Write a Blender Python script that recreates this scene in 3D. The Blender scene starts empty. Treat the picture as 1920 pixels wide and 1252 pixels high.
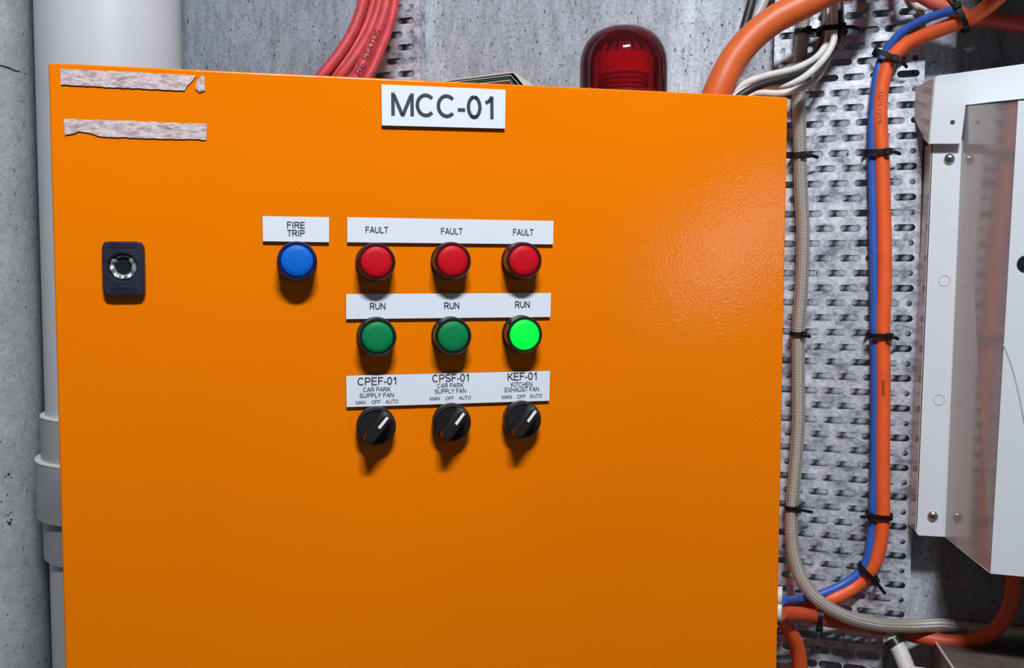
import bpy, bmesh, math, random
from mathutils import Vector, Matrix
random.seed(7)
S = bpy.context.scene
COL = S.collection
PI = math.pi

# ---------------------------------------------------------------- camera
F = 1780.0
BETA = math.radians(30.6)                     # the cabinet door stands ajar by this much
HINGE = Vector((-0.029, -0.242, 1.60))        # top front corner of the door on its hinge side
DX = Vector((math.cos(BETA), math.sin(BETA), 0))
DY = Vector((-math.sin(BETA), math.cos(BETA), 0))
DZ = Vector((0, 0, 1))
DW = 0.60
DORG = HINGE - DX * DW
DM = Matrix(((DX.x, DY.x, 0, DORG.x), (DX.y, DY.y, 0, DORG.y), (0, 0, 1, DORG.z), (0, 0, 0, 1)))
CAM = DM @ Vector((0.17783, -0.77052, -0.15590))
yaw, pit, rol = 0.22206, -0.06236, 0.00163
fw = Vector((math.sin(yaw) * math.cos(pit), math.cos(yaw) * math.cos(pit), math.sin(pit)))
r0 = Vector((math.cos(yaw), -math.sin(yaw), 0)); u0 = r0.cross(fw)
rt = r0 * math.cos(rol) + u0 * math.sin(rol); up = -r0 * math.sin(rol) + u0 * math.cos(rol)
R3 = DM.to_3x3()
rt, up, fw = R3 @ rt, R3 @ up, R3 @ fw
cd = bpy.data.cameras.new('camera'); cam = bpy.data.objects.new('camera', cd); COL.objects.link(cam)
cam.matrix_world = Matrix(((rt.x, up.x, -fw.x, CAM.x), (rt.y, up.y, -fw.y, CAM.y), (rt.z, up.z, -fw.z, CAM.z), (0, 0, 0, 1)))
cd.sensor_width = 36.0; cd.lens = F / 1920 * 36.0; cd.clip_start = 0.01
S.camera = cam

def ray(px, py):
    return (fw * F + rt * (px - 960) - up * (py - 626)).normalized()
def P(px, py, y):                             # photo pixel -> world point on the plane at that distance from the wall
    d = ray(px, py); t = (y - CAM.y) / d.y
    return CAM + d * t
DMI = DM.inverted()
def DP(px, py, off=0.0):                      # photo pixel -> door-local (x, z) on a plane parallel to the door
    c = DMI @ CAM; d = DMI.to_3x3() @ ray(px, py)
    q = c + d * ((-off - c.y) / d.y)
    return q.x, q.z

# ---------------------------------------------------------------- world, lights, exposure
W = bpy.data.worlds.new('car_park_ambience'); S.world = W; W.use_nodes = True
bg = W.node_tree.nodes['Background']; bg.inputs[0].default_value = (0.80, 0.88, 1.0, 1); bg.inputs[1].default_value = 0.045
S.view_settings.view_transform = 'Standard'; S.view_settings.look = 'None'
S.view_settings.exposure = 0.0; S.view_settings.gamma = 1.0
def area(name, loc, target, sx, sy, power, col=(1, 1, 1), axis=None):
    l = bpy.data.lights.new(name, 'AREA'); l.shape = 'RECTANGLE'; l.size = sx; l.size_y = sy; l.energy = power; l.color = col
    o = bpy.data.objects.new(name, l); COL.objects.link(o)
    z = (Vector(loc) - Vector(target)).normalized()
    x = Vector(axis) if axis else Vector((1, 0, 0)); x = (x - z * x.dot(z)).normalized(); y = z.cross(x)
    o.matrix_world = Matrix(((x.x, y.x, z.x, loc[0]), (x.y, y.y, z.y, loc[1]), (x.z, y.z, z.z, loc[2]), (0, 0, 0, 1)))
    return o
KEY_T = Vector((-0.20, -0.33, 1.35))
az, el = math.radians(23), math.radians(49)
KEY = KEY_T + Vector((math.sin(az) * math.cos(el), -math.cos(az) * math.cos(el), math.sin(el))) * 1.9
area('fluorescent_key', KEY, KEY_T, 0.48, 0.10, 44.0, (0.95, 0.97, 1.0), axis=(0.9, 0.45, 0.1))
def refl(px, py, t):
    x, z = DP(px, py); p = DM @ Vector((x, 0, z)); d = (p - CAM).normalized(); d = d - DY * 2 * d.dot(DY)
    return p + d * t
ta, tb = refl(1345, 492, 4.4), refl(1445, 408, 3.7)
mid = (ta + tb) / 2
area('fluorescent_far', mid, P(1400, 450, -0.3), (tb - ta).length, 0.12, 2.7, (0.97, 0.98, 1.0), axis=(tb - ta))

# ---------------------------------------------------------------- materials
def nmat(name, base=(0.5, 0.5, 0.5), rough=0.5, metal=0.0, spec=0.5, coat=0.0, emis=None, es=0.0):
    m = bpy.data.materials.new(name); m.use_nodes = True
    b = m.node_tree.nodes['Principled BSDF']
    b.inputs['Base Color'].default_value = (*base, 1); b.inputs['Roughness'].default_value = rough
    b.inputs['Metallic'].default_value = metal; b.inputs['Specular IOR Level'].default_value = spec
    b.inputs['Coat Weight'].default_value = coat
    if emis: b.inputs['Emission Color'].default_value = (*emis, 1); b.inputs['Emission Strength'].default_value = es
    return m
class NT:
    def __init__(s, m): s.t = m.node_tree; s.b = s.t.nodes['Principled BSDF']
    def n(s, kind, **kw):
        x = s.t.nodes.new(kind)
        for k, v in kw.items(): setattr(x, k, v)
        return x
    def l(s, a, b): s.t.links.new(a, b)
    def coord(s, scale=(1, 1, 1), out='Object', rot=(0, 0, 0)):
        c = s.n('ShaderNodeTexCoord'); mp = s.n('ShaderNodeMapping'); mp.inputs['Scale'].default_value = scale
        mp.inputs['Rotation'].default_value = rot
        s.l(c.outputs[out], mp.inputs['Vector']); return mp.outputs[0]
    def noise(s, vec, scale, detail=4, rough=0.6):
        x = s.n('ShaderNodeTexNoise'); x.inputs['Scale'].default_value = scale; x.inputs['Detail'].default_value = detail
        x.inputs['Roughness'].default_value = rough; s.l(vec, x.inputs['Vector']); return x.outputs['Fac']
    def ramp(s, fac, stops, interp='LINEAR'):
        x = s.n('ShaderNodeValToRGB'); cr = x.color_ramp; cr.interpolation = interp
        while len(cr.elements) < len(stops): cr.elements.new(0.5)
        for e, (p, c) in zip(cr.elements, stops):
            e.position = p; e.color = (*c, 1) if not isinstance(c, (int, float)) else (c, c, c, 1)
        s.l(fac, x.inputs[0]); return x.outputs[0]
    def mix(s, fac, a, b, mode='MIX'):
        x = s.n('ShaderNodeMix', data_type='RGBA', blend_type=mode)
        for k, v in ((0, fac), (6, a), (7, b)):
            if isinstance(v, (int, float)): x.inputs[k].default_value = v
            elif isinstance(v, tuple): x.inputs[k].default_value = (*v, 1)
            else: s.l(v, x.inputs[k])
        return x.outputs[2]
    def math(s, op, a, b=0.0, c=None):
        x = s.n('ShaderNodeMath', operation=op)
        for k, v in ((0, a), (1, b)) + (((2, c),) if c is not None else ()):
            if isinstance(v, (int, float)): x.inputs[k].default_value = v
            else: s.l(v, x.inputs[k])
        return x.outputs[0]
    def bump(s, h, strength, dist=0.001):
        x = s.n('ShaderNodeBump'); x.inputs['Strength'].default_value = strength; x.inputs['Distance'].default_value = dist
        s.l(h, x.inputs['Height']); s.l(x.outputs[0], s.b.inputs['Normal'])

def concrete(name, dark, light, pit, streak=True, pitlo=0.36, grain=260, rot=(0, 0, 0), bands=None, speck=0.5):
    m = nmat(name, rough=0.85, spec=0.25); t = NT(m)
    v = t.coord((1, 1, 0.28) if streak else (1, 1, 1), rot=rot); v1 = t.coord()
    a = t.noise(v, 9, 5, 0.65); b = t.noise(v, 70, 5, 0.75); c = t.noise(v1, grain, 3, 0.7)
    base = t.mix(t.ramp(a, [(0.3, 0.0), (0.7, 1.0)]), dark, light)
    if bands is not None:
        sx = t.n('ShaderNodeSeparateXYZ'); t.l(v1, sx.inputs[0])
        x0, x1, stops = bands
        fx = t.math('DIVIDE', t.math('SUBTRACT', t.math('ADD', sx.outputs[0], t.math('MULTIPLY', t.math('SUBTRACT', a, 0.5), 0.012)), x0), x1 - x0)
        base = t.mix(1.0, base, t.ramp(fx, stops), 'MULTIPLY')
    base = t.mix(speck, base, t.ramp(b, [(0.30, 0.35), (0.55, 1.0), (0.8, 1.25)]), 'MULTIPLY')
    base = t.mix(speck, base, t.ramp(c, [(0.30, 0.40), (0.5, 1.0), (0.75, 1.3)]), 'MULTIPLY')
    pits = t.ramp(t.noise(t.coord((1, 1, 0.6)), 210, 2, 0.5), [(pitlo - 0.05, 1.0), (pitlo, 0.0)])
    base = t.mix(pits, base, pit)
    t.l(base, t.b.inputs['Base Color'])
    t.bump(t.mix(0.5, b, c), 0.5, 0.002)
    return m
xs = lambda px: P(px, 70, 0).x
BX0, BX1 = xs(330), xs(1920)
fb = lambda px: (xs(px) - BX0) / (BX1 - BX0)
M = {}
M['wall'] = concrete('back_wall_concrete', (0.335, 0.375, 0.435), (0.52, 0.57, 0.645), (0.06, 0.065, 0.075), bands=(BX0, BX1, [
    (0.0, 0.78), (fb(600), 0.80), (fb(655), 0.95), (fb(800), 0.92), (fb(1240), 1.0), (fb(1290), 1.25), (fb(1316), 1.25), (fb(1319), 0.72), (fb(1322), 1.15), (fb(1440), 1.0), (fb(1772), 1.0), (fb(1800), 0.42)]), pitlo=0.355, speck=0.65)  # last stop darkens the right end: shade painted into the wall colour
M['wall_left'] = concrete('side_wall_concrete', (0.40, 0.43, 0.445), (0.54, 0.57, 0.585), (0.05, 0.05, 0.055), streak=False, pitlo=0.31, rot=(0.5, 0, 0), speck=0.35)
M['floor'] = concrete('floor_concrete', (0.22, 0.22, 0.22), (0.32, 0.32, 0.32), (0.1, 0.1, 0.1), streak=False)

m = nmat('orange_powder_coat', (0.88, 0.205, 0.0), 0.12, spec=0.36); t = NT(m)
v = t.coord(); n1 = t.noise(v, 420, 2, 0.5); n2 = t.noise(v, 3, 3, 0.5)
t.l(t.mix(t.ramp(n2, [(0.35, 0.0), (0.7, 1.0)]), (0.86, 0.195, 0.0), (0.92, 0.215, 0.0)), t.b.inputs['Base Color'])
t.bump(n1, 0.145, 0.0010); M['orange'] = m
m = nmat('orange_body_coat', (0.85, 0.20, 0.0), 0.4); t = NT(m); t.bump(t.noise(t.coord(), 330, 2), 0.2, 0.001); M['orange_body'] = m

m = nmat('white_label_plastic', (0.78, 0.84, 0.93), 0.45); t = NT(m)
t.l(t.mix(t.noise(t.coord(), 25, 2), (0.73, 0.79, 0.885), (0.77, 0.83, 0.92)), t.b.inputs['Base Color']); M['label'] = m
m = nmat('black_label_core', (0.02, 0.02, 0.025), 0.5); t = NT(m); t.bump(t.noise(t.coord(), 900, 2), 0.1, 0.0005); M['core'] = m
m = nmat('engraved_lettering', (0.035, 0.042, 0.06), 0.6); t = NT(m); t.bump(t.noise(t.coord(), 900, 2), 0.1, 0.0002); M['ink'] = m
m = nmat('printed_ink', (0.05, 0.012, 0.015), 0.7); t = NT(m); t.bump(t.noise(t.coord(), 900, 2), 0.1, 0.0002); M['cable_ink'] = m

def plastic(name, c, rough=0.4, var=0.15, scale=60, coat=0.0, spec=0.5, bump=0.08):
    m = nmat(name, c, rough, coat=coat, spec=spec); t = NT(m); v = t.coord(); n = t.noise(v, scale, 3)
    d = tuple(x * (1 - var) for x in c); e = tuple(min(1, x * (1 + var)) for x in c)
    t.l(t.mix(t.ramp(n, [(0.3, 0.0), (0.7, 1.0)]), d, e), t.b.inputs['Base Color']); t.bump(t.noise(v, scale * 10, 2), bump, 0.0005)
    return m
M['black'] = plastic('black_plastic', (0.012, 0.012, 0.014), 0.32)
M['knob'] = plastic('black_knob_plastic', (0.014, 0.013, 0.014), 0.38)
M['white_mark'] = plastic('white_pointer_paint', (0.9, 0.9, 0.92), 0.5, 0.03)
M['lockblack'] = plastic('navy_black_lock_plastic', (0.022, 0.024, 0.045), 0.35, 0.3)
M['tie'] = plastic('black_nylon', (0.005, 0.005, 0.006), 0.5, spec=0.25)
M['red_cable'] = plastic('red_cable_sheath', (0.56, 0.045, 0.055), 0.55, 0.2, 90)
M['orange_cable'] = plastic('orange_cable_sheath', (0.80, 0.115, 0.025), 0.48, 0.1, 40)
M['big_orange'] = plastic('burnt_orange_conduit', (0.64, 0.125, 0.025), 0.46, 0.08, 30)
M['under_cable'] = plastic('shaded_orange_sheath', (0.56, 0.07, 0.022), 0.5, 0.1, 40)  # orange sheath darkened, the shade below the enclosure put into its colour
M['dull_red'] = plastic('dull_red_cable_sheath', (0.40, 0.045, 0.025), 0.5, 0.1, 40)
M['pink_red'] = plastic('salmon_cable_sheath', (0.68, 0.14, 0.09), 0.5, 0.1, 40)
M['blue_cable'] = plastic('blue_cable_sheath', (0.03, 0.115, 0.48), 0.42, 0.15, 40)
M['white_cable'] = plastic('white_cable_sheath', (0.62, 0.62, 0.60), 0.5, 0.1, 60)
M['grey_cable'] = plastic('grey_flat_cable', (0.16, 0.15, 0.145), 0.45, 0.25, 60)
M['black_cable'] = plastic('black_cable_sheath', (0.014, 0.014, 0.018), 0.5)
M['pvc'] = plastic('pale_pvc', (0.66, 0.70, 0.75), 0.32, 0.05, 8)
M['pvc2'] = plastic('grey_pvc_fitting', (0.42, 0.44, 0.465), 0.42, 0.06, 14)
M['rim'] = plastic('dusty_pvc_rim', (0.72, 0.71, 0.68), 0.7, 0.15, 90)
M['crack'] = plastic('dark_crack', (0.03, 0.03, 0.03), 0.9)
M['box_white'] = plastic('white_enclosure_paint', (0.68, 0.725, 0.77), 0.30, 0.02, 10)
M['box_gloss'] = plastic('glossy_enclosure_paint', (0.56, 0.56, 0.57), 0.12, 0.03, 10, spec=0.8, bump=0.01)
M['brown'] = plastic('brown_grey_panel', (0.12, 0.10, 0.09), 0.6, 0.2, 30)
M['paper'] = plastic('cream_paper', (0.62, 0.58, 0.52), 0.8, 0.08, 60)
M['paper_grey'] = plastic('lilac_grey_paper', (0.38, 0.37, 0.44), 0.8, 0.1, 60)
M['paper_green'] = plastic('dark_green_paper', (0.02, 0.07, 0.05), 0.7, 0.1, 60)

def lens_mat(name, c, emis=None, es=0):
    m = nmat(name, c, 0.5, spec=0.2, coat=0.0, emis=emis, es=es); t = NT(m)
    n = t.n('ShaderNodeTexVoronoi'); n.inputs['Scale'].default_value = 700; t.l(t.coord(), n.inputs['Vector'])
    t.bump(n.outputs['Distance'], 0.12, 0.0003); return m
M['lens_red'] = lens_mat('red_lens', (0.56, 0.003, 0.012))
M['lens_blue'] = lens_mat('blue_lens', (0.002, 0.135, 0.62))
M['lens_green'] = lens_mat('green_lens', (0.002, 0.215, 0.068))
M['lens_lit'] = lens_mat('lit_green_lens', (0.0, 0.55, 0.03), (0.0, 1.0, 0.05), 0.85)
M['ring_red'] = plastic('dark_red_collar', (0.05, 0.010, 0.012), 0.2, spec=0.7)
M['ring_blue'] = plastic('dark_blue_collar', (0.010, 0.014, 0.09), 0.2, spec=0.7)
M['ring_green'] = plastic('dark_green_collar', (0.008, 0.020, 0.014), 0.2, spec=0.7)

m = nmat('galvanised_steel', (0.5, 0.5, 0.55), 0.48, metal=0.35, spec=0.5); t = NT(m)
vo = t.n('ShaderNodeTexVoronoi'); vo.inputs['Scale'].default_value = 150; vc = t.coord((1, 1, 1.3)); t.l(vc, vo.inputs['Vector'])
na = t.noise(vc, 45, 5, 0.7); nb = t.noise(vc, 210, 3, 0.7); nz = t.noise(vc, 7, 2, 0.5)
sp = t.mix(0.30, t.ramp(na, [(0.36, (0.24, 0.27, 0.33)), (0.5, (0.60, 0.645, 0.73)), (0.68, (0.82, 0.86, 0.94))]), t.ramp(vo.outputs['Color'], [(0.1, 0.25), (0.9, 0.75)]), 'SOFT_LIGHT')
sp = t.mix(0.6, sp, t.ramp(nb, [(0.3, 0.45), (0.55, 1.0), (0.75, 1.25)]), 'MULTIPLY')
t.l(sp, t.b.inputs['Base Color']); t.bump(nb, 0.15, 0.0008); M['galv'] = m
m = nmat('dull_zinc', (0.30, 0.31, 0.33), 0.5, metal=0.5); t = NT(m); t.bump(t.noise(t.coord(), 200, 3), 0.2, 0.0008); M['zinc'] = m
m = nmat('chrome_screw', (0.55, 0.57, 0.6), 0.25, metal=1.0); t = NT(m); t.bump(t.noise(t.coord(), 300, 3), 0.1, 0.0005); M['chrome'] = m
m = nmat('cast_metal', (0.55, 0.6, 0.62), 0.4, metal=0.6); t = NT(m)
t.l(t.ramp(t.noise(t.coord(), 260, 4), [(0.35, (0.08, 0.09, 0.09)), (0.6, (0.70, 0.76, 0.78))]), t.b.inputs['Base Color']); t.bump(t.noise(t.coord(), 400, 3), 0.5, 0.001); M['cast'] = m

m = nmat('steel_braid', (0.5, 0.48, 0.42), 0.42, metal=0.6); t = NT(m)
uv = t.n('ShaderNodeTexCoord'); sx = t.n('ShaderNodeSeparateXYZ'); t.l(uv.outputs['UV'], sx.inputs[0])
zig = t.math('PINGPONG', t.math('MULTIPLY', sx.outputs[0], 8.0), 0.5)
ph = t.math('ADD', t.math('MULTIPLY', sx.outputs[1], 3500.0), t.math('MULTIPLY', zig, 5.0))
sn = t.math('MULTIPLY', t.math('ADD', t.math('SINE', ph), 1.0), 0.5)
edge = t.math('MULTIPLY', zig, 2.0)
hh = t.math('MULTIPLY', sn, t.math('ADD', t.math('MULTIPLY', t.math('PINGPONG', edge, 0.5), 1.2), 0.4))
t.l(t.ramp(hh, [(0.0, (0.22, 0.20, 0.17)), (0.4, (0.72, 0.69, 0.62)), (1.0, (1.0, 0.98, 0.93))]), t.b.inputs['Base Color'])
t.bump(hh, 0.8, 0.0012); M['braid'] = m

m = nmat('tape_adhesive', (0.62, 0.52, 0.54), 0.8); t = NT(m); v = t.coord((1, 1, 3.0))
a = t.noise(v, 90, 6, 0.8); b = t.noise(t.coord(), 400, 3, 0.7)
c = t.ramp(a, [(0.30, (0.16, 0.10, 0.10)), (0.42, (0.45, 0.34, 0.35)), (0.52, (0.68, 0.56, 0.57)), (0.7, (0.80, 0.72, 0.74))])
t.l(t.mix(0.5, c, t.ramp(b, [(0.3, 0.6), (0.6, 1.1)]), 'MULTIPLY'), t.b.inputs['Base Color']); t.bump(a, 0.7, 0.001); M['tape'] = m

def tinted(name, tint, gl=0.05, rough=0.06, body=(0.2, 0.005, 0.01), bodyfac=0.3):
    m = bpy.data.materials.new(name); m.use_nodes = True; t = m.node_tree; t.nodes.clear()
    o = t.nodes.new('ShaderNodeOutputMaterial'); tr = t.nodes.new('ShaderNodeBsdfTransparent'); tr.inputs[0].default_value = (*tint, 1)
    df = t.nodes.new('ShaderNodeBsdfDiffuse'); gls = t.nodes.new('ShaderNodeBsdfGlossy'); gls.inputs['Roughness'].default_value = rough
    tc = t.nodes.new('ShaderNodeTexCoord'); nz = t.nodes.new('ShaderNodeTexNoise'); nz.inputs['Scale'].default_value = 30
    t.links.new(tc.outputs['Object'], nz.inputs['Vector'])
    rp = t.nodes.new('ShaderNodeValToRGB'); rp.color_ramp.elements[0].color = (*[x * .7 for x in body], 1); rp.color_ramp.elements[1].color = (*body, 1)
    t.links.new(nz.outputs['Fac'], rp.inputs[0]); t.links.new(rp.outputs[0], df.inputs[0])
    m1 = t.nodes.new('ShaderNodeMixShader'); m1.inputs[0].default_value = bodyfac; m2 = t.nodes.new('ShaderNodeMixShader')
    lw = t.nodes.new('ShaderNodeFresnel'); lw.inputs[0].default_value = 1.45
    t.links.new(tr.outputs[0], m1.inputs[1]); t.links.new(df.outputs[0], m1.inputs[2])
    t.links.new(lw.outputs[0], m2.inputs[0]); t.links.new(m1.outputs[0], m2.inputs[1]); t.links.new(gls.outputs[0], m2.inputs[2])
    t.links.new(m2.outputs[0], o.inputs[0]); return m
M['red_dome'] = tinted('red_transparent_dome', (0.74, 0.09, 0.12), body=(0.22, 0.02, 0.035), bodyfac=0.22)
M['red_core'] = plastic('red_beacon_core', (0.75, 0.02, 0.04), 0.25, 0.25, 200)
M['red_base'] = plastic('dark_red_beacon_base', (0.16, 0.006, 0.012), 0.3)

# ---------------------------------------------------------------- mesh helpers
class MB:
    def __init__(s): s.v = []; s.f = []; s.mi = []; s.uv = {}
    def add(s, vs, fs, mi=0, uvs=None):
        o = len(s.v); s.v += [Vector(v) for v in vs]
        for i, f in enumerate(fs):
            if uvs: s.uv[len(s.f)] = uvs[i]
            s.f.append([o + k for k in f]); s.mi.append(mi)
        return s
    def box(s, a, b, mi=0, mat=None):
        x0, y0, z0 = a; x1, y1, z1 = b
        vs = [(x0, y0, z0), (x1, y0, z0), (x1, y1, z0), (x0, y1, z0), (x0, y0, z1), (x1, y0, z1), (x1, y1, z1), (x0, y1, z1)]
        if mat: vs = [mat @ Vector(v) for v in vs]
        return s.add(vs, [(0, 3, 2, 1), (4, 5, 6, 7), (0, 1, 5, 4), (1, 2, 6, 5), (2, 3, 7, 6), (3, 0, 4, 7)], mi)
    def prism(s, pts, off, mi=0, side=None):       # pts: polygon of 3-D points, off: extrusion vector
        n = len(pts); pts = [Vector(p) for p in pts]; off = Vector(off)
        s.add(pts, [list(range(n))], mi)
        s.add([p + off for p in pts], [list(range(n))[::-1]], mi if side is None else side)
        s.add(pts + [p + off for p in pts], [(i, i + n, (i + 1) % n + n, (i + 1) % n) for i in range(n)], mi if side is None else side)
        return s
    def lathe(s, prof, mat, seg=40, mi=0, cap=True):   # prof (r, h); axis = local z of mat
        n = len(prof); vs = []
        for r, h in prof:
            for k in range(seg): a = 2 * PI * k / seg; vs.append(mat @ Vector((r * math.cos(a), r * math.sin(a), h)))
        fs = [(i * seg + k, i * seg + (k + 1) % seg, (i + 1) * seg + (k + 1) % seg, (i + 1) * seg + k) for i in range(n - 1) for k in range(seg)]
        if cap: fs += [list(range(seg))[::-1], [(n - 1) * seg + k for k in range(seg)]]
        return s.add(vs, fs, mi)
    def tube(s, path, r, seg=16, mi=0, flat=1.0, caps=True):
        pts = spline(path); n = len(pts); tg = [(pts[min(i + 1, n - 1)] - pts[max(i - 1, 0)]).normalized() for i in range(n)]
        nr = tg[0].orthogonal().normalized() if abs(tg[0].y) > 0.9 else (Vector((0, -1, 0)) - tg[0] * -tg[0].y).normalized()
        vs = []; L = 0; Ls = []
        for i in range(n):
            nr = (nr - tg[i] * nr.dot(tg[i])).normalized(); bn = tg[i].cross(nr)
            if i: L += (pts[i] - pts[i - 1]).length
            Ls.append(L)
            for k in range(seg): a = 2 * PI * k / seg; vs.append(pts[i] + nr * (math.cos(a) * r * flat) + bn * (math.sin(a) * r))
        fs = []; us = []
        for i in range(n - 1):
            for k in range(seg):
                fs.append((i * seg + k, i * seg + (k + 1) % seg, (i + 1) * seg + (k + 1) % seg, (i + 1) * seg + k))
                us.append(((k / seg, Ls[i]), ((k + 1) / seg, Ls[i]), ((k + 1) / seg, Ls[i + 1]), (k / seg, Ls[i + 1])))
        s.add(vs, fs, mi, us)
        if caps: o = len(s.v) - n * seg; s.f.append([o + k for k in range(seg)][::-1]); s.mi.append(mi); s.f.append([o + (n - 1) * seg + k for k in range(seg)]); s.mi.append(mi)
        return s
    def build(s, name, mats, parent=None, smooth=None, recalc=True, bevel=None):
        me = bpy.data.meshes.new(name); me.from_pydata([tuple(v) for v in s.v], [], s.f)
        if not isinstance(mats, (list, tuple)): mats = [mats]
        for m in mats: me.materials.append(m)
        for p, mi in zip(me.polygons, s.mi): p.material_index = mi
        if s.uv:
            ul = me.uv_layers.new(name='UVMap')
            for fi, uvs in s.uv.items():
                for li, q in zip(me.polygons[fi].loop_indices, uvs): ul.data[li].uv = q
        bm = bmesh.new(); bm.from_mesh(me)
        bmesh.ops.remove_doubles(bm, verts=bm.verts, dist=1e-6)
        if recalc: bmesh.ops.recalc_face_normals(bm, faces=bm.faces)
        if smooth:
            for f in bm.faces: f.smooth = True
            for e in bm.edges:
                if len(e.link_faces) == 2 and e.calc_face_angle(0) > smooth: e.smooth = False
        bm.to_mesh(me); bm.free()
        o = bpy.data.objects.new(name, me); COL.objects.link(o)
        if parent: o.parent = parent
        if bevel:
            b = o.modifiers.new('bevel', 'BEVEL'); b.width = bevel; b.segments = 3; b.limit_method = 'ANGLE'; b.angle_limit = 0.6; b.harden_normals = False
            for p in me.polygons: p.use_smooth = True
            w = o.modifiers.new('wn', 'WEIGHTED_NORMAL')
        return o
def spline(path, step=0.004):
    if len(path) < 3: return [Vector(p) for p in path]
    p = [Vector(q) for q in path]; p = [p[0] * 2 - p[1]] + p + [p[-1] * 2 - p[-2]]; out = []
    for i in range(1, len(p) - 2):
        a, b, c, d = p[i - 1:i + 3]; n = max(2, int((c - b).length / step))
        for k in range(n):
            t = k / n
            out.append(0.5 * ((2 * b) + (c - a) * t + (2 * a - 5 * b + 4 * c - d) * t * t + (3 * b - a - 3 * c + d) * t ** 3))
    out.append(p[-2]); return out
def empty(name, loc=(0, 0, 0)):
    o = bpy.data.objects.new(name, None); COL.objects.link(o); o.location = loc; o.empty_display_size = 0.02; return o
def tag(o, label=None, cat=None, group=None, kind=None):
    if label: o['label'] = label
    if cat: o['category'] = cat
    if group: o['group'] = group
    if kind: o['kind'] = kind
    return o
def adopt(o, root):                       # keep world position while parenting to a root Empty that only has a location
    o.parent = root; o.location = o.location - root.location; return o
SM = math.radians(35)

# ---------------------------------------------------------------- lettering (stroke skeletons, cap height 1)
def arc(cx, cy, rx, ry, a0, a1, n=14):
    return [(cx + rx * math.cos(math.radians(a0 + (a1 - a0) * i / n)), cy + ry * math.sin(math.radians(a0 + (a1 - a0) * i / n))) for i in range(n + 1)]
G = {
 'M': (1.16, [[(.13, 0), (.13, 1)], [(1.03, 0), (1.03, 1)], [(.18, .90), (.56, .05)], [(.98, .90), (.60, .05)], [(.50, .06), (.66, .06)]]),
 'C': (1.0, [arc(.52, .5, .40, .44, 42, 318, 24)]),
 '-': (.46, [[(.05, .36), (.41, .36)]]),
 '0': (.78, [arc(.39, .5, .28, .44, 90, 450, 28)]),
 '1': (.78, [[(.16, .70), (.36, .80), (.475, .99)], [(.475, 1), (.475, 0)]]),
 'F': (.85, [[(.15, 0), (.15, .94), (.80, .94)], [(.15, .52), (.71, .52)]]),
 'E': (.93, [[(.85, .06), (.15, .06), (.15, .94), (.83, .94)], [(.15, .52), (.78, .52)]]),
 'A': (.93, [[(.05, 0), (.465, .96), (.88, 0)], [(.19, .33), (.74, .33)]]),
 'U': (1.0, [[(.15, 1), (.15, .38)] + arc(.5, .38, .35, .32, 180, 360) + [(.85, .38), (.85, 1)]]),
 'L': (.78, [[(.15, 1), (.15, .06), (.74, .06)]]),
 'T': (.85, [[(.03, .94), (.82, .94)], [(.425, .94), (.425, 0)]]),
 'I': (.39, [[(.195, 1), (.195, 0)]]),
 'R': (1.0, [[(.15, 0), (.15, .94), (.58, .94)] + arc(.60, .715, .24, .225, 90, -90) + [(.58, .49), (.15, .49)], [(.52, .49), (.90, 0)]]),
 'P': (.93, [[(.15, 0), (.15, .94), (.54, .94)] + arc(.56, .70, .25, .24, 90, -90) + [(.54, .46), (.15, .46)]]),
 'N': (1.0, [[(.14, 0), (.14, 1)], [(.86, 0), (.86, 1)], [(.15, .95), (.85, .05)]]),
 'K': (.93, [[(.15, 1), (.15, 0)], [(.83, 1), (.15, .33)], [(.38, .55), (.88, 0)]]),
 'S': (.93, [arc(.46, .715, .31, .225, 20, 270, 16) + arc(.47, .275, .34, .215, 90, -160, 16)]),
 'Y': (.93, [[(.05, 1), (.465, .43), (.88, 1)], [(.465, .45), (.465, 0)]]),
 'O': (1.09, [arc(.545, .5, .43, .44, 90, 450, 28)]),
 'H': (1.0, [[(.15, 1), (.15, 0)], [(.85, 1), (.85, 0)], [(.15, .53), (.85, .53)]]),
 'X': (.93, [[(.06, 1), (.87, 0)], [(.87, 1), (.06, 0)]]),
 'B': (.93, [[(.15, .06), (.15, .94), (.54, .94)] + arc(.55, .735, .22, .205, 90, -90) + [(.15, .53), (.56, .53)] + arc(.58, .295, .25, .235, 90, -90) + [(.15, .06)]]),
 '2': (.78, [arc(.39, .70, .27, .25, 165, -35, 14) + [(.12, .06), (.70, .06)]]),
 '.': (.39, [[(.14, .05), (.25, .05)]]),
 ' ': (.39, []),
}
def text_width(s): return sum(G[c][0] for c in s)
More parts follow.
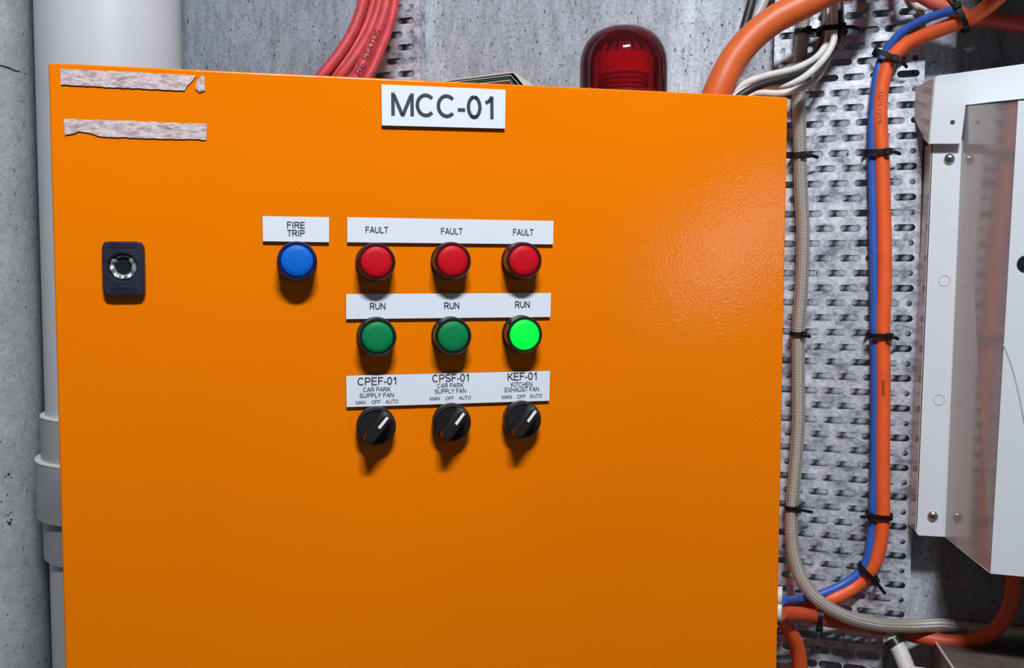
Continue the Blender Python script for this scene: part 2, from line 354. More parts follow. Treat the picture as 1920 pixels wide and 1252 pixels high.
def text_quads(s, th=0.135):
    """list of flat quads in (u, v) with cap height 1, u centred on 0"""
    q = []; x = -text_width(s) / 2
    for c in s:
        w, strokes = G[c]
        for st in strokes:
            closed = len(st) > 3 and math.dist(st[0], st[-1]) < 1e-4
            pts = [(x + a, b) for a, b in st]; n = len(pts); L = []; Rr = []
            for i in range(n - 1):
                (ax, ay), (bx_, by_) = pts[i], pts[i + 1]; l = math.hypot(bx_ - ax, by_ - ay)
                if l < 1e-5: continue
                dx, dy = (bx_ - ax) / l, (by_ - ay) / l
                def ext_(j, k):                       # lengthen a stroke into a sharp corner
                    if 0 <= k < n:
                        m_ = math.hypot(pts[k][0] - pts[j][0], pts[k][1] - pts[j][1]) or 1
                        c = abs((pts[k][0] - pts[j][0]) / m_ * dx + (pts[k][1] - pts[j][1]) / m_ * dy)
                        return th * .48 if c < .3 else th * .30 if c < .97 else th * .06
                    return 0
                e0, e1 = ext_(i, i - 1), ext_(i + 1, i + 2)
                ax -= dx * e0; ay -= dy * e0; bx_ += dx * e1; by_ += dy * e1; h = th / 2
                q.append(((ax - dy * h, ay + dx * h), (ax + dy * h, ay - dx * h), (bx_ + dy * h, by_ - dx * h), (bx_ - dy * h, by_ + dx * h)))
        x += w
    return q

# ---------------------------------------------------------------- setting
def wallplane(name, pts, mat, kind='structure', off=None):
    mb = MB(); mb.prism(pts, off); o = mb.build(name, mat); o['kind'] = kind; return o
PY = -0.125
def haz(px, py): d = ray(px, py); return math.atan2(d.x, d.y)
h0, h1 = haz(62, 20), haz(340, 60); hm, hh_ = (h0 + h1) / 2, (h1 - h0) / 2
PD_ = (PY - CAM.y) / math.cos(hm); PX = CAM.x + PD_ * math.sin(hm); PR = PD_ * math.sin(hh_)
XL = PX - PR - 0.25                          # face of the side wall
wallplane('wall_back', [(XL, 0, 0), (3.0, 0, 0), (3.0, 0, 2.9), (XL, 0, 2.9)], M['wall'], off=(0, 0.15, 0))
NR = 0.09; at_ = h0; tp = Vector((CAM.x + 1.43 * math.sin(at_), CAM.y + 1.43 * math.cos(at_)))
NC = Vector((tp.x - NR * math.cos(at_), tp.y + NR * math.sin(at_)))
nose = [(NC.x + NR * math.cos(a_), NC.y + NR * math.sin(a_), 0) for a_ in [math.radians(-90 + 150 * k / 30) for k in range(31)]]
nose = [(-1.7, NC.y - NR, 0)] + nose + [(nose[-1][0], 0.15, 0), (-1.7, 0.15, 0)]
mb_ = MB().prism(nose, (0, 0, 2.9)); o = mb_.build('wall_left', M['wall_left'], smooth=math.radians(20)); o['kind'] = 'structure'
wallplane('floor', [(-1.6, 0, 0), (3.0, 0, 0), (3.0, -4, 0), (-1.6, -4, 0)], M['floor'], off=(0, 0, -0.1))

# fixed details of the side wall: the hairline crack and the two chipped hollows
def onleft(px, py):
    d = ray(px, py); ox, oy = CAM.x - NC.x, CAM.y - NC.y; A_ = d.x * d.x + d.y * d.y; B_ = 2 * (ox * d.x + oy * d.y); C_ = ox * ox + oy * oy - NR * NR
    D_ = B_ * B_ - 4 * A_ * C_; t_ = (-B_ - math.sqrt(max(0, D_))) / (2 * A_); p = CAM + d * t_
    if p.x < NC.x: p = CAM + d * ((NC.y - NR - CAM.y) / d.y)
    return p
def ribbon(name, pix, w, mat):
    mb = MB(); pts = [onleft(*p) for p in pix]
    for a, b, wa, wb in zip(pts, pts[1:], w, w[1:]):
        n = (b - a).cross(Vector((.5, -.8, 0))).normalized(); e = Vector((0.0003, -0.0006, 0))
        mb.prism([a + n * wa, a - n * wa, b - n * wb, b + n * wb], e)
    o = mb.build(name, mat); o['kind'] = 'structure'; return o
ribbon('trim_1', [(-12, 121), (6, 124), (18, 128), (25, 132), (36, 134), (50, 139)], [.0010, .0010, .0014, .0012, .0008, .0004], M['crack'])
for i, (pits_) in enumerate([[(10, 893, 1.6), (16, 889, 2.6), (21, 895, 1.2)], [(13, 978, 1.5), (18, 981, 3.6), (21, 974, 2.2)], [(24, 960, 1.2), (20, 963, 1.0)], [(51, 918, 1.4), (49, 921, 1.0)]]):
    mb_ = MB()
    for px_, py_, rr_ in pits_:
        c_ = onleft(px_, py_); rr_ *= .0006; nn = Vector((c_.x - NC.x, c_.y - NC.y, 0)).normalized() if c_.x > NC.x else Vector((0, -1, 0)); sd_ = nn.cross(Vector((0, 0, 1)))
        mb_.prism([c_ + nn * .0004 + sd_ * (rr_ * math.cos(k * .7) * (1 + .3 * math.sin(k * 2.3))) + Vector((0, 0, rr_ * math.sin(k * .7) * 1.2)) for k in range(9)], nn * -.0008)
    o = mb_.build('trim_%d' % (i + 2), M['crack']); o['kind'] = 'structure'

# ---------------------------------------------------------------- waste pipe behind the cabinet
root = tag(empty('drain_pipe', (PX, PY, 0)), 'large pale PVC drain pipe standing in the corner behind the orange cabinet', 'pipe')
def zat(py, px=100): return P(px, py, PY - PR * 0.6).z
T = Matrix.Translation((0, 0, 0))
pb = MB().lathe([(PR, 0.0), (PR, 2.85)], T, 72); pipe = pb.build('pipe_body', M['pvc'], root, SM)
# drip stain line down the front, a thin hairline of its own
st = MB()
def oncyl(px, py, rr_):
    d = ray(px, py); ox, oy = CAM.x - PX, CAM.y - PY; A_ = d.x * d.x + d.y * d.y; B_ = 2 * (ox * d.x + oy * d.y); C_ = ox * ox + oy * oy - rr_ * rr_
    t_ = (-B_ - math.sqrt(B_ * B_ - 4 * A_ * C_)) / (2 * A_); return CAM + d * t_
hl = [(229, -20), (230, 0), (231, 22), (228, 45), (227, 62), (229, 80), (233, 98), (232, 112), (231, 135)]; ww = [.9, .9, 1.3, 1.1, 1.6, 1.0, .7, .5, .4]
for (xa, ya), (xb, yb), wa, wb in zip(hl, hl[1:], ww, ww[1:]):
    st.add([oncyl(xa - wa, ya, PR + .0005), oncyl(xa + wa, ya, PR + .0005), oncyl(xb + wb, yb, PR + .0005), oncyl(xb - wb, yb, PR + .0005)], [(0, 1, 2, 3)])
st.build('hairline_crack', M['pvc2'], root, recalc=False)
z1, z2, z3, z4 = zat(778), zat(858), zat(965), zat(1042)
def ring(name, r, za, zb, mat, rim=None):
    o = MB().lathe([(r - .004, za), (r, za + .002), (r, zb - .002), (r - .002, zb), (PR - .001, zb)], T, 72).build(name, mat, root, SM)
    return o
s1 = ring('coupling_socket', PR + .006, z4, z1, M['pvc2'])
s2 = ring('coupling_collar', PR + .013, z3, z2, M['pvc2'])
MB().lathe([(PR + .001, z1 - .001), (PR + .0065, z1 - .0005), (PR + .006, z1 + .0012), (PR, z1 + .0014)], T, 72).build('glue_bead', M['rim'], root, SM)
MB().lathe([(PR + .004, z2 - .001), (PR + .0135, z2 - .0005), (PR + .013, z2 + .0012), (PR + .004, z2 + .0014)], T, 72).build('glue_bead', M['rim'], root, SM)

# ---------------------------------------------------------------- perforated cable trays
TY = -0.0178
TH = 0.0012
pz0 = P(1605, 145.8, TY).z; pz1 = P(1535, 706, TY).z
PITCH = (pz0 - pz1) / 20; PW = 0.0276
def cell(mb, cx, cz, w, h, a, r, y):          # one rectangular cell of plate with a stadium hole (half straight length a, radius r)
    n = 6; hole = []
    for k in range(n + 1): t = -PI / 2 + PI * k / n; hole.append((cx + a + r * math.cos(t), cz + r * math.sin(t)))
    for k in range(n + 1): t = PI / 2 + PI * k / n; hole.append((cx - a + r * math.cos(t), cz + r * math.sin(t)))
    out = []
    m = len(hole); W2, H2 = w / 2, h / 2
    for i, (x, z) in enumerate(hole):
        j = i % (n + 1); sgn = 1 if i <= n else -1
        t = -PI / 2 + PI * j / n
        if j == 0: o = (a, -H2)
        elif j == n: o = (a, H2)
        else:
            f = j / n
            o = (a + (W2 - a) * min(1, f * n), -H2) if j == 1 else (W2, H2 * (2 * (j - 1) / (n - 2) - 1)) if j < n - 1 else (W2, H2)
        if a == 0 and j in (0, n): o = (0, o[1])
        out.append((cx + sgn * o[0], cz + sgn * o[1]))
    vs = [(x, y, z) for x, z in hole] + [(x, y, z) for x, z in out]
    mb.add(vs, [(i, m + i, m + (i + 1) % m, (i + 1) % m) for i in range(m)])
def tray(name, xl, xr, ncol, zt, zb, zrow, firstA, label, mir=False, y=TY, depth=0.0165, pitch=PITCH, pw=PW, slot=(0.0105, 0.0042), tilt=0.0):
    """ncol = n + 0.5 pitches wide; rows alternate: slots flush right with a round hole left, and the reverse"""
    mb = MB(); full = int(ncol); mar = ((xr - xl) - (full + .5) * pw) / 2
    k = 0; z = zrow
    while z + pitch / 2 < zt: z += pitch; k -= 1
    ztop = z + pitch / 2
    while z > zb:
        A = (k % 2 == 0) == firstA
        x = xr - mar
        order = ['s'] * full + ['h'] if A else ['h'] + ['s'] * full
        for c in order:
            w = pw if c == 's' else pw / 2
            if c == 's': cell(mb, x - w / 2, z, w, pitch, slot[0] - slot[1], slot[1], y)
            else: cell(mb, x - w / 2, z, w, pitch, 0.0, slot[1] * 0.86, y)
            x -= w
        z -= pitch; k += 1
    zbot = z + pitch / 2
    for a, b in ((xl, xl + mar), (xr - mar, xr)): mb.add([(a, y, zbot), (b, y, zbot), (b, y, ztop), (a, y, ztop)], [(0, 1, 2, 3)])
    for a in (xl, xr): mb.add([(a, y, zbot), (a, y + depth, zbot), (a, y + depth, ztop), (a, y, ztop)], [(0, 1, 2, 3)])
    o = mb.build(name, M['galv'], recalc=False)
    bm = bmesh.new(); bm.from_mesh(o.data); bmesh.ops.remove_doubles(bm, verts=bm.verts, dist=2e-5); bmesh.ops.recalc_face_normals(bm, faces=bm.faces); bm.to_mesh(o.data); bm.free()
    so = o.modifiers.new('thickness', 'SOLIDIFY'); so.thickness = TH; so.offset = 0
    tag(o, label, 'cable tray'); return o
TXR = P(1733, 130, TY).x; TXL = P(1453, 60, TY).x
zsplit = P(1580, 1176, TY).z
tray('cable_tray', TXL, TXR, 5.5, 2.35, zsplit, P(1708, 138, TY).z, True, 'tall perforated galvanised cable tray carrying the orange and blue cables right of the cabinet', pw=(TXR - TXL - .004) / 5.5, slot=(.0112, .0037))
LXR = P(787, 70, TY).x; LXL = P(672, 5, TY).x
tray('cable_tray', LXL, LXR, 2.5, 2.35, 1.05, P(770, 38, TY).z, True, 'narrow perforated cable tray behind the red cable bundle', pw=(LXR - LXL - .006) / 2.5, slot=(.0112, .0039))
BXL, BXR = P(1440, 1220, TY).x, P(1655, 1210, TY).x
tray('cable_tray', BXL, BXR, 4.5, zsplit - .001, 0.6, P(1575, 1193, TY).z, False, 'lower perforated tray section starting below the braided conduit bend', y=TY - .004, depth=.0205, pw=(BXR - BXL - .004) / 4.5, slot=(.0125, .0045))

# ---------------------------------------------------------------- the cabinet
HC = 0.80
root = tag(empty('control_cabinet', (-0.30, -0.12, 1.60 - HC)), 'orange motor control cabinet with its door ajar, lights and rotary switches', 'control cabinet')
RL = root.location
bx1 = HINGE.x - 0.014; bx0 = bx1 - 0.575; by0 = HINGE.y + 0.030; by1 = -0.026; zt = 1.594; zb = zt - HC + .012
mb = MB(); th = .0018
mb.box((bx0, by1 - th, zb), (bx1, by1, zt)).box((bx0, by0, zt - th), (bx1, by1 - th, zt)).box((bx0, by0, zb), (bx1, by1 - th, zb + th))
mb.box((bx0, by0, zb + th), (bx0 + th, by1 - th, zt - th)).box((bx1 - th, by0, zb + th), (bx1, by1 - th, zt - th))
o = mb.build('body', M['orange_body']); adopt(o, root)
o = MB().box((bx0 + .03, by1 - .022, zb + .03), (bx1 - .03, by1 - .019, zt - .03)).build('mounting_plate', M['galv']); adopt(o, root)
# galvanised wall struts that hold it off the wall are its brackets
for x in (bx0 + .185, bx1 - .06):
    adopt(MB().box((x - .02, by1, zb + .03), (x + .02, -.0004, zt - .06)).build('wall_bracket', M['zinc']), root)
def dpart(o):                                  # door-local mesh -> child of the cabinet root
    o.parent = root; o.matrix_parent_inverse = Matrix.Identity(4)
    o.matrix_local = Matrix.Translation(-Vector(RL)) @ DM; return o
mb = MB().box((0, 0, -HC), (DW, .0035, 0)); door = mb.build('door', M['orange'], bevel=.0024); dpart(door)
mb = MB()
for a, b in (((0.0, .003, -.0035), (DW, .022, -.0012)), ((0, .003, -HC + .001), (DW, .022, -HC + .003)), ((0.0006, .003, -HC + .003), (0.003, .022, -.0036)), ((DW - .003, .003, -HC + .003), (DW - .0006, .022, -.0036))): mb.box(a, b)
dpart(mb.build('door_return', M['orange']))
for z in (-.09, -HC + .09):
    dpart(MB().lathe([(.006, -.03), (.006, .03)], Matrix.Translation((DW - .010, .028, z)), 16).build('hinge', M['zinc'], smooth=SM))

def L2(x, z, w=0.0): return Vector((x, -w, z))   # door-local point: across, up, outwards
LT = 0.0029
def label_plate(corners, texts, desc, th=0.135):
    c = [DP(px, py, LT) for px, py in corners]          # TL, TR, BR, BL
    mb = MB(); mb.prism([L2(x, z, LT) for x, z in c], Vector((0, LT + .0004, 0)), 0, 1)
    o = dpart(mb.build('label_plate', [M['label'], M['core']])); o['label'] = desc
    uvx = Vector((c[1][0] - c[0][0], c[1][1] - c[0][1])); ang = math.atan2(uvx.y, uvx.x)
    ux = Vector((math.cos(ang), math.sin(ang))); uy = Vector((-ux.y, ux.x))
    groups = {}
    for s, px, py, wpx, hpx in texts:
        tb = groups.setdefault(0 if px < 778 else 1 if px < 912 else 2, MB())
        cx, cz = DP(px, py, LT); x1, z1 = DP(px + wpx / 2, py, LT); x0, z0 = DP(px - wpx / 2, py, LT); ya = DP(px, py - hpx / 2, LT)[1]; yb = DP(px, py + hpx / 2, LT)[1]
        W_, H_ = x1 - x0, ya - yb; kx = W_ / (text_width(s) - .16)
        for q in text_quads(s, th * 1.12):
            tb.add([L2(*(Vector((cx, cz)) + ux * (u * kx) + uy * ((v - .5) * H_)), w=LT + .00012) for u, v in q], [(0, 1, 2, 3)])
    for tb in groups.values():
        t = tb.build('lettering', M['ink'], recalc=False); t.parent = o
    return o
label_plate([(715, 158), (948, 168), (947, 241), (716, 235)], [('MCC-01', 834, 199, 196, 43)], 'big nameplate reading MCC-01 at the top of the door', th=.15)
label_plate([(492, 405), (617, 407), (617, 454), (493, 452)], [('FIRE', 555, 422, 33, 12), ('TRIP', 555, 437, 32, 12)], 'small plate reading FIRE TRIP above the blue light', th=.17)
label_plate([(651, 407), (1038, 414), (1037, 458), (651, 454)], [('FAULT', 706.5, 431, 42, 12), ('FAULT', 847, 433.5, 40, 12), ('FAULT', 981, 435.5, 38, 12)], 'long plate reading FAULT three times', th=.16)
label_plate([(649, 551), (1033, 549), (1032, 594), (649, 598)], [('RUN', 708, 574, 29, 12.5), ('RUN', 847, 573, 28, 12.5), ('RUN', 979.5, 571, 27, 12.5)], 'long plate reading RUN three times', th=.17)
label_plate([(649, 704), (1031, 695), (1030, 751), (650, 763)], [
    ('CPEF-01', 708, 714.5, 74, 14.5), ('CAR PARK', 706.5, 730, 51, 8.5), ('SUPPLY FAN', 706.5, 741, 64, 8.5), ('MAN', 676.5, 754.5, 18, 7), ('OFF', 705, 753.5, 16, 7), ('AUTO', 735, 752.5, 23, 7),
    ('CPSF-01', 846, 708.5, 70, 14.5), ('CAR PARK', 844.5, 722.5, 49, 8.5), ('SUPPLY FAN', 844.5, 733, 58, 8.5), ('MAN', 815.5, 747, 18, 7), ('OFF', 843.5, 746.5, 16, 7), ('AUTO', 872, 745.5, 22, 7),
    ('KEF-01', 980, 705.5, 56, 14.5), ('KITCHEN', 978, 720.5, 40, 8.5), ('EXHAUST FAN', 978.5, 730, 64, 8.5), ('MAN', 950.5, 744, 18, 7), ('OFF', 977.5, 743.5, 16, 7), ('AUTO', 1005, 742, 22, 7)],
    'long plate naming the three fans with MAN OFF AUTO positions', th=.15)

def outm(x, z, w=0.0, ang=0.0):    # matrix whose local z points out of the door
    return Matrix.Translation((x, -w, z)) @ Matrix.Rotation(PI / 2, 4, 'X') @ Matrix.Rotation(ang, 4, 'Z')
def pilot(px, py, kind, desc):
    H = .0185; x, z = DP(px, py, H); m_ = outm(x, z); R_ = .0149
    mb = MB().lathe([(R_ + .0006, 0), (R_ + .0006, .003), (R_ - .0002, .0035), (R_, H - .001), (R_ - .0007, H), (R_ - .0022, H), (R_ - .0026, H - .0008), (.002, H - .0008)], m_, 56)
    mb.lathe([(R_ + .0003, .0085), (R_ + .0005, .009), (R_ + .0003, .0095)], m_, 56, cap=False)
    o = dpart(mb.build('pilot_light', M['ring_' + kind.replace('lit', 'green')], smooth=SM)); o['label'] = desc
    r = R_ - .0027
    l = MB().lathe([(r, H - .001), (r, H - .0004), (r - .0006, H + .0003), (r * .6, H + .0007), (r * .25, H + .0009), (.0001, H + .001)], m_, 56).build('lens', M['lens_' + kind], o, smooth=math.radians(60))
    return o
pilot(557, 489, 'blue', 'blue fire trip light')
for px, w in ((706, 'first'), (849, 'second'), (983, 'third')): pilot(px, {706: 491, 849: 489, 983: 488.5}[px], 'red', w + ' red fault light from the left')
pilot(708, 632, 'green', 'unlit green run light on the left'); pilot(850, 630.5, 'green', 'unlit green run light in the middle')
pilot(984, 627.5, 'lit', 'brightly lit green run light on the right')

def rotary(px, py, tipdx, tipdy, desc):
    H = .0135; x, z = DP(px, py, H); m0 = outm(x, z); R_ = .0157; a = math.atan2(-tipdy, tipdx)
    mb = MB().lathe([(R_ - .001, 0), (R_ - .0008, .006), (R_ + .0001, .0065), (R_, H - .0014), (R_ - .001, H - .0003), (R_ - .0024, H), (R_ - .0032, H - .0009), (.001, H - .0009)], m0, 56)
    o = dpart(mb.build('rotary_switch', M['knob'], smooth=SM)); o['label'] = desc
    mg = outm(x, z, 0, a); g = MB()
    # grip: raised rounded bar across the dial, narrower at the top
    def sec(zz, hw, hl):
        p = []
        for k in range(6): t = -PI / 2 + PI * k / 5; p.append((hl - hw + hw * math.cos(t), hw * math.sin(t), zz))
        for k in range(6): t = PI / 2 + PI * k / 5; p.append((-hl + hw + hw * math.cos(t), hw * math.sin(t), zz))
        return [mg @ Vector(q) for q in p]
    rows = [sec(H - .002, .0058, .0148), sec(H + .009, .0047, .0143), sec(H + .0122, .0041, .0137), sec(H + .013, .0032, .0128)]
    n = len(rows[0])
    for ra, rb in zip(rows, rows[1:]): g.add(ra + rb, [(i, (i + 1) % n, n + (i + 1) % n, n + i) for i in range(n)])
    g.add(rows[-1], [list(range(n))])
    g.build('grip', M['knob'], o, smooth=SM)
    w = MB(); w.box((.0012, -.0011, H + .0125), (.0122, .0011, H + .0134), mat=mg); w.build('pointer_mark', M['white_mark'], o)
    return o
rotary(706, 800, 48, -58, 'rotary switch under CPEF-01, turned to AUTO'); rotary(848, 793, 46, -60, 'rotary switch under CPSF-01, turned to AUTO'); rotary(981, 788, 46, -60, 'rotary switch under KEF-01, turned to AUTO')

# door lock plate with the open barrel
x0, z0 = DP(190, 452, .006); x1, z1 = DP(272, 556, .006); cx, cz = (x0 + x1) / 2, (z0 + z1) / 2; hw, hh = (x1 - x0) / 2, (z0 - z1) / 2
def rrect(hw, hh, r, n=5):
    p = []
    for (sx, sz, a0) in ((1, -1, -90), (1, 1, 0), (-1, 1, 90), (-1, -1, 180)):
        for k in range(n + 1): t = math.radians(a0 + 90 * k / n); p.append((sx * (hw - r) + r * math.cos(t), sz * (hh - r) + r * math.sin(t)))
    return p
def srect(hw, hh, n=44, e=9):
    out = []
    for k in range(n):
        a = 2 * PI * k / n; c, q = math.cos(a), math.sin(a); rr_ = (abs(c / hw) ** e + abs(q / hh) ** e) ** (-1 / e); out.append((rr_ * c, rr_ * q))
    return out
mb = MB(); secs = [(srect(hw, hh), 0), (srect(hw, hh), .0055), (srect(hw - .0012, hh - .0012), .0068)]
rr = [[L2(cx + a, cz + b, h) for a, b in s_] for s_, h in secs]; n = len(rr[0])
for a, b in zip(rr, rr[1:]): mb.add(a + b, [(i, (i + 1) % n, n + (i + 1) % n, n + i) for i in range(n)])
hc = (cx - .0005, cz + .0015); circ = lambda r_, h, dz_=0: [L2(hc[0] + r_ * math.cos(2 * PI * k / n), hc[1] + dz_ + r_ * math.sin(2 * PI * k / n), h) for k in range(n)]
rings = [rr[-1], circ(.0112, .0068), circ(.0102, .0058), circ(.0098, .0012)]
for a, b in zip(rings, rings[1:]): mb.add(a + b, [(i, (i + 1) % n, n + (i + 1) % n, n + i) for i in range(n)])
mb.add(rings[-1], [list(range(n))])
for zz in (-.0185, -.0165, -.0145, .0165, .0185): mb.box((cx - hw + .005, -.0072, cz + zz - .0003), (cx + hw - .005, -.0066, cz + zz + .0003))
lock = dpart(mb.build('door_lock', M['lockblack'], smooth=SM, recalc=True)); lock['label'] = 'black lock plate with a broken open barrel'
mb = MB(); mb.lathe([(.0097, .0014), (.0096, .0042), (.0088, .0050), (.0068, .0044), (.0060, .0030), (.0057, .0016)], outm(*hc), 36, cap=False)
for k in range(len(mb.v)):
    v = mb.v[k]; a = math.atan2(v.z - hc[1], v.x - hc[0])
    if 0.9 < a < 2.3: mb.v[k] = Vector((v.x, v.y + .0035, v.z))
    else: mb.v[k] = v + Vector((0, .0006 * math.sin(7 * a), 0))
mb.build('lock_barrel', M['cast'], lock, smooth=SM)
MB().lathe([(.0060, .0013), (.0060, .0017), (.0001, .0017)], outm(*hc), 30).build('keyway', M['black'], lock)

# torn double-sided tape left on the door
def tape(pix, desc, jag=.0006):
    pts = []
    for (a, b) in zip(pix, pix[1:] + pix[:1]):
        n = max(1, int(math.dist(a, b) / 7))
        for k in range(n):
            t = k / n; x, z = DP(a[0] + (b[0] - a[0]) * t, a[1] + (b[1] - a[1]) * t, .001)
            j = random.uniform(-jag, jag) if (a[1] + b[1]) / 2 > b[1] - 400 and k else 0
            pts.append(L2(x, z + j * .6, .0011))
    mb = MB(); mb.prism(pts, (0, .0013, 0), 0, 1)
    o = dpart(mb.build('tape_remnant', [M['tape'], M['core']])); o['label'] = desc
tape([(113, 128), (368, 141), (362, 150), (352, 160), (346, 170), (114, 159)], 'torn strip of pale mounting tape, uppermost on the door')
tape([(379, 141), (384, 144), (384, 170), (374, 173), (366, 166), (370, 152)], 'small torn fragment of mounting tape', .0003)
tape([(119, 222), (388, 232), (387, 262), (192, 256), (160, 248), (148, 246), (140, 250), (122, 253)], 'lower strip of mounting tape with a ragged bottom edge')

# cable glands on the cabinet's right side
g0 = P(1474, 1128, -0.13)
for i, (py, r) in enumerate(((1118, .012), (1146, .014))):
    zz = P(1474, py, -.13).z
    g = MB().lathe([(r, 0), (r, .006), (r * .8, .007), (r * .8, .014)], Matrix.Translation((bx1, -.13, zz)) @ Matrix.Rotation(PI / 2, 4, 'Y'), 24).build('cable_gland', M['white_cable'], smooth=SM)
    adopt(g, root)

# ---------------------------------------------------------------- warning beacon on top
BY = -0.135
bl, br = P(1088, 150, BY), P(1252, 150, BY); bc = P(1171, 52, BY); BR = (br.x - bl.x) / 2 * .985; bxc = (bl.x + br.x) / 2; ztb = bc.z
root2 = tag(empty('warning_beacon', (bxc, BY, zt)), 'red dome warning beacon standing on top of the orange cabinet', 'beacon')
Hh = ztb - zt; zj = P(1171, 178, BY).z - zt
MB().lathe([(BR * 1.0, 0), (BR * 1.0, .010), (BR * 1.015, .012), (BR * 1.015, max(.014, zj - .001)), (BR * .9, zj)], T, 48).build('base', M['red_base'], root2, SM)
prof = [(BR, zj - .0005), (BR, zj + (Hh - zj) * .42), (BR * .985, zj + (Hh - zj) * .54), (BR * .94, zj + (Hh - zj) * .66), (BR * .86, zj + (Hh - zj) * .77), (BR * .75, zj + (Hh - zj) * .86), (BR * .66, zj + (Hh - zj) * .91), (BR * .5, zj + (Hh - zj) * .965), (BR * .3, zj + (Hh - zj) * .992), (.0005, Hh)]
dome = MB().lathe(prof, T, 64, cap=False).build('dome', M['red_dome'], root2, math.radians(50))
fr = MB().lathe([(BR * .52, zj), (BR * .52, zj + (Hh - zj) * .60)], T, 48)
for k in range(40):
    a = 2 * PI * k / 40; m_ = Matrix.Rotation(a, 4, 'Z'); fr.box((BR * .51, -.0007, zj), (BR * .55, .0007, zj + (Hh - zj) * .6), mat=m_)
for k in range(4): fr.lathe([(BR * .56, zj + .003 + k * .005), (BR * .60, zj + .0045 + k * .005), (BR * .56, zj + .006 + k * .005)], T, 48, cap=False)
fr.build('lens_drum', M['red_core'], root2, SM)
rb = MB()
for k in range(22):
    a = 2 * PI * k / 22; m_ = Matrix.Rotation(a, 4, 'Z')
    pr_ = [(BR * .36, Hh * .985 - .0), (BR * .5, zj + (Hh - zj) * .958), (BR * .64, zj + (Hh - zj) * .91), (BR * .78, zj + (Hh - zj) * .835)]
    for (r1, h1), (r2, h2) in zip(pr_, pr_[1:]):
        w = .0007; rb.add([m_ @ Vector(q) for q in ((r1, -w, h1), (r1, w, h1), (r2, w, h2), (r2, -w, h2), (r1, -w, h1 - .006), (r1, w, h1 - .006), (r2, w, h2 - .006), (r2, -w, h2 - .006))], [(0, 1, 2, 3), (4, 7, 6, 5), (0, 4, 5, 1), (1, 5, 6, 2), (2, 6, 7, 3), (3, 7, 4, 0)])
rb.build('rib_ring', M['red_base'], root2)

# ---------------------------------------------------------------- papers on top of the cabinet
def sheet_stack():
    Y0 = -0.195; items = []
    ridge = 957
    spec = [(822, 146, 962, 134, 982, 152, M['paper'], .0012), (840, 148, 957, 140, 976, 155, M['paper_grey'], .0010), (852, 150, 955, 144, 970, 157, M['paper_green'], .0014), (875, 152, 956, 149, 965, 159, M['paper_grey'], .0010)]
    root = tag(empty('paper_stack', (P(900, 150, Y0).x, Y0 + .03, zt)), 'bent stack of cream and grey card sheets lying on top of the cabinet', 'papers')
    for i, (xa, ya, xm, ym, xe, ye, m_, th_) in enumerate(spec):
        a, b, c = P(xa, ya + 6, Y0), P(xm, ym, Y0), P(xe, ye + 6, Y0)
        a = a + (a - b) * .2; D = Vector((0, .07, .0)); up_ = Vector((0, 0, -th_)); mb = MB()
        line = [Vector((a.x - .012, a.y, zt + .0004)), a, b, c, Vector((c.x + .022, c.y, zt + .0004))]
        top = line + [p_ + D for p_ in line]; k5 = len(line); sh = [Vector((th_ * .6, 0, 0)), up_, up_, Vector((-th_ * .6, 0, -th_ * .3)), Vector((-th_ * .6, 0, 0))]
        bot = [p_ + sh[i_ % k5] for i_, p_ in enumerate(top)]
        mb.v = top + bot; n2 = 2 * k5
        for i_ in range(k5 - 1):
            for f_ in ((i_, i_ + 1, k5 + i_ + 1, k5 + i_), (n2 + i_, n2 + k5 + i_, n2 + k5 + i_ + 1, n2 + i_ + 1), (i_, n2 + i_, n2 + i_ + 1, i_ + 1), (k5 + i_, k5 + i_ + 1, n2 + k5 + i_ + 1, n2 + k5 + i_)):
                mb.f.append(list(f_)); mb.mi.append(0)
        for f_ in ((0, k5, n2 + k5, n2), (k5 - 1, n2 + k5 - 1, n2 + 2 * k5 - 1, 2 * k5 - 1)): mb.f.append(list(f_)); mb.mi.append(0)
        o = mb.build('sheet', m_); adopt(o, root)
sheet_stack()

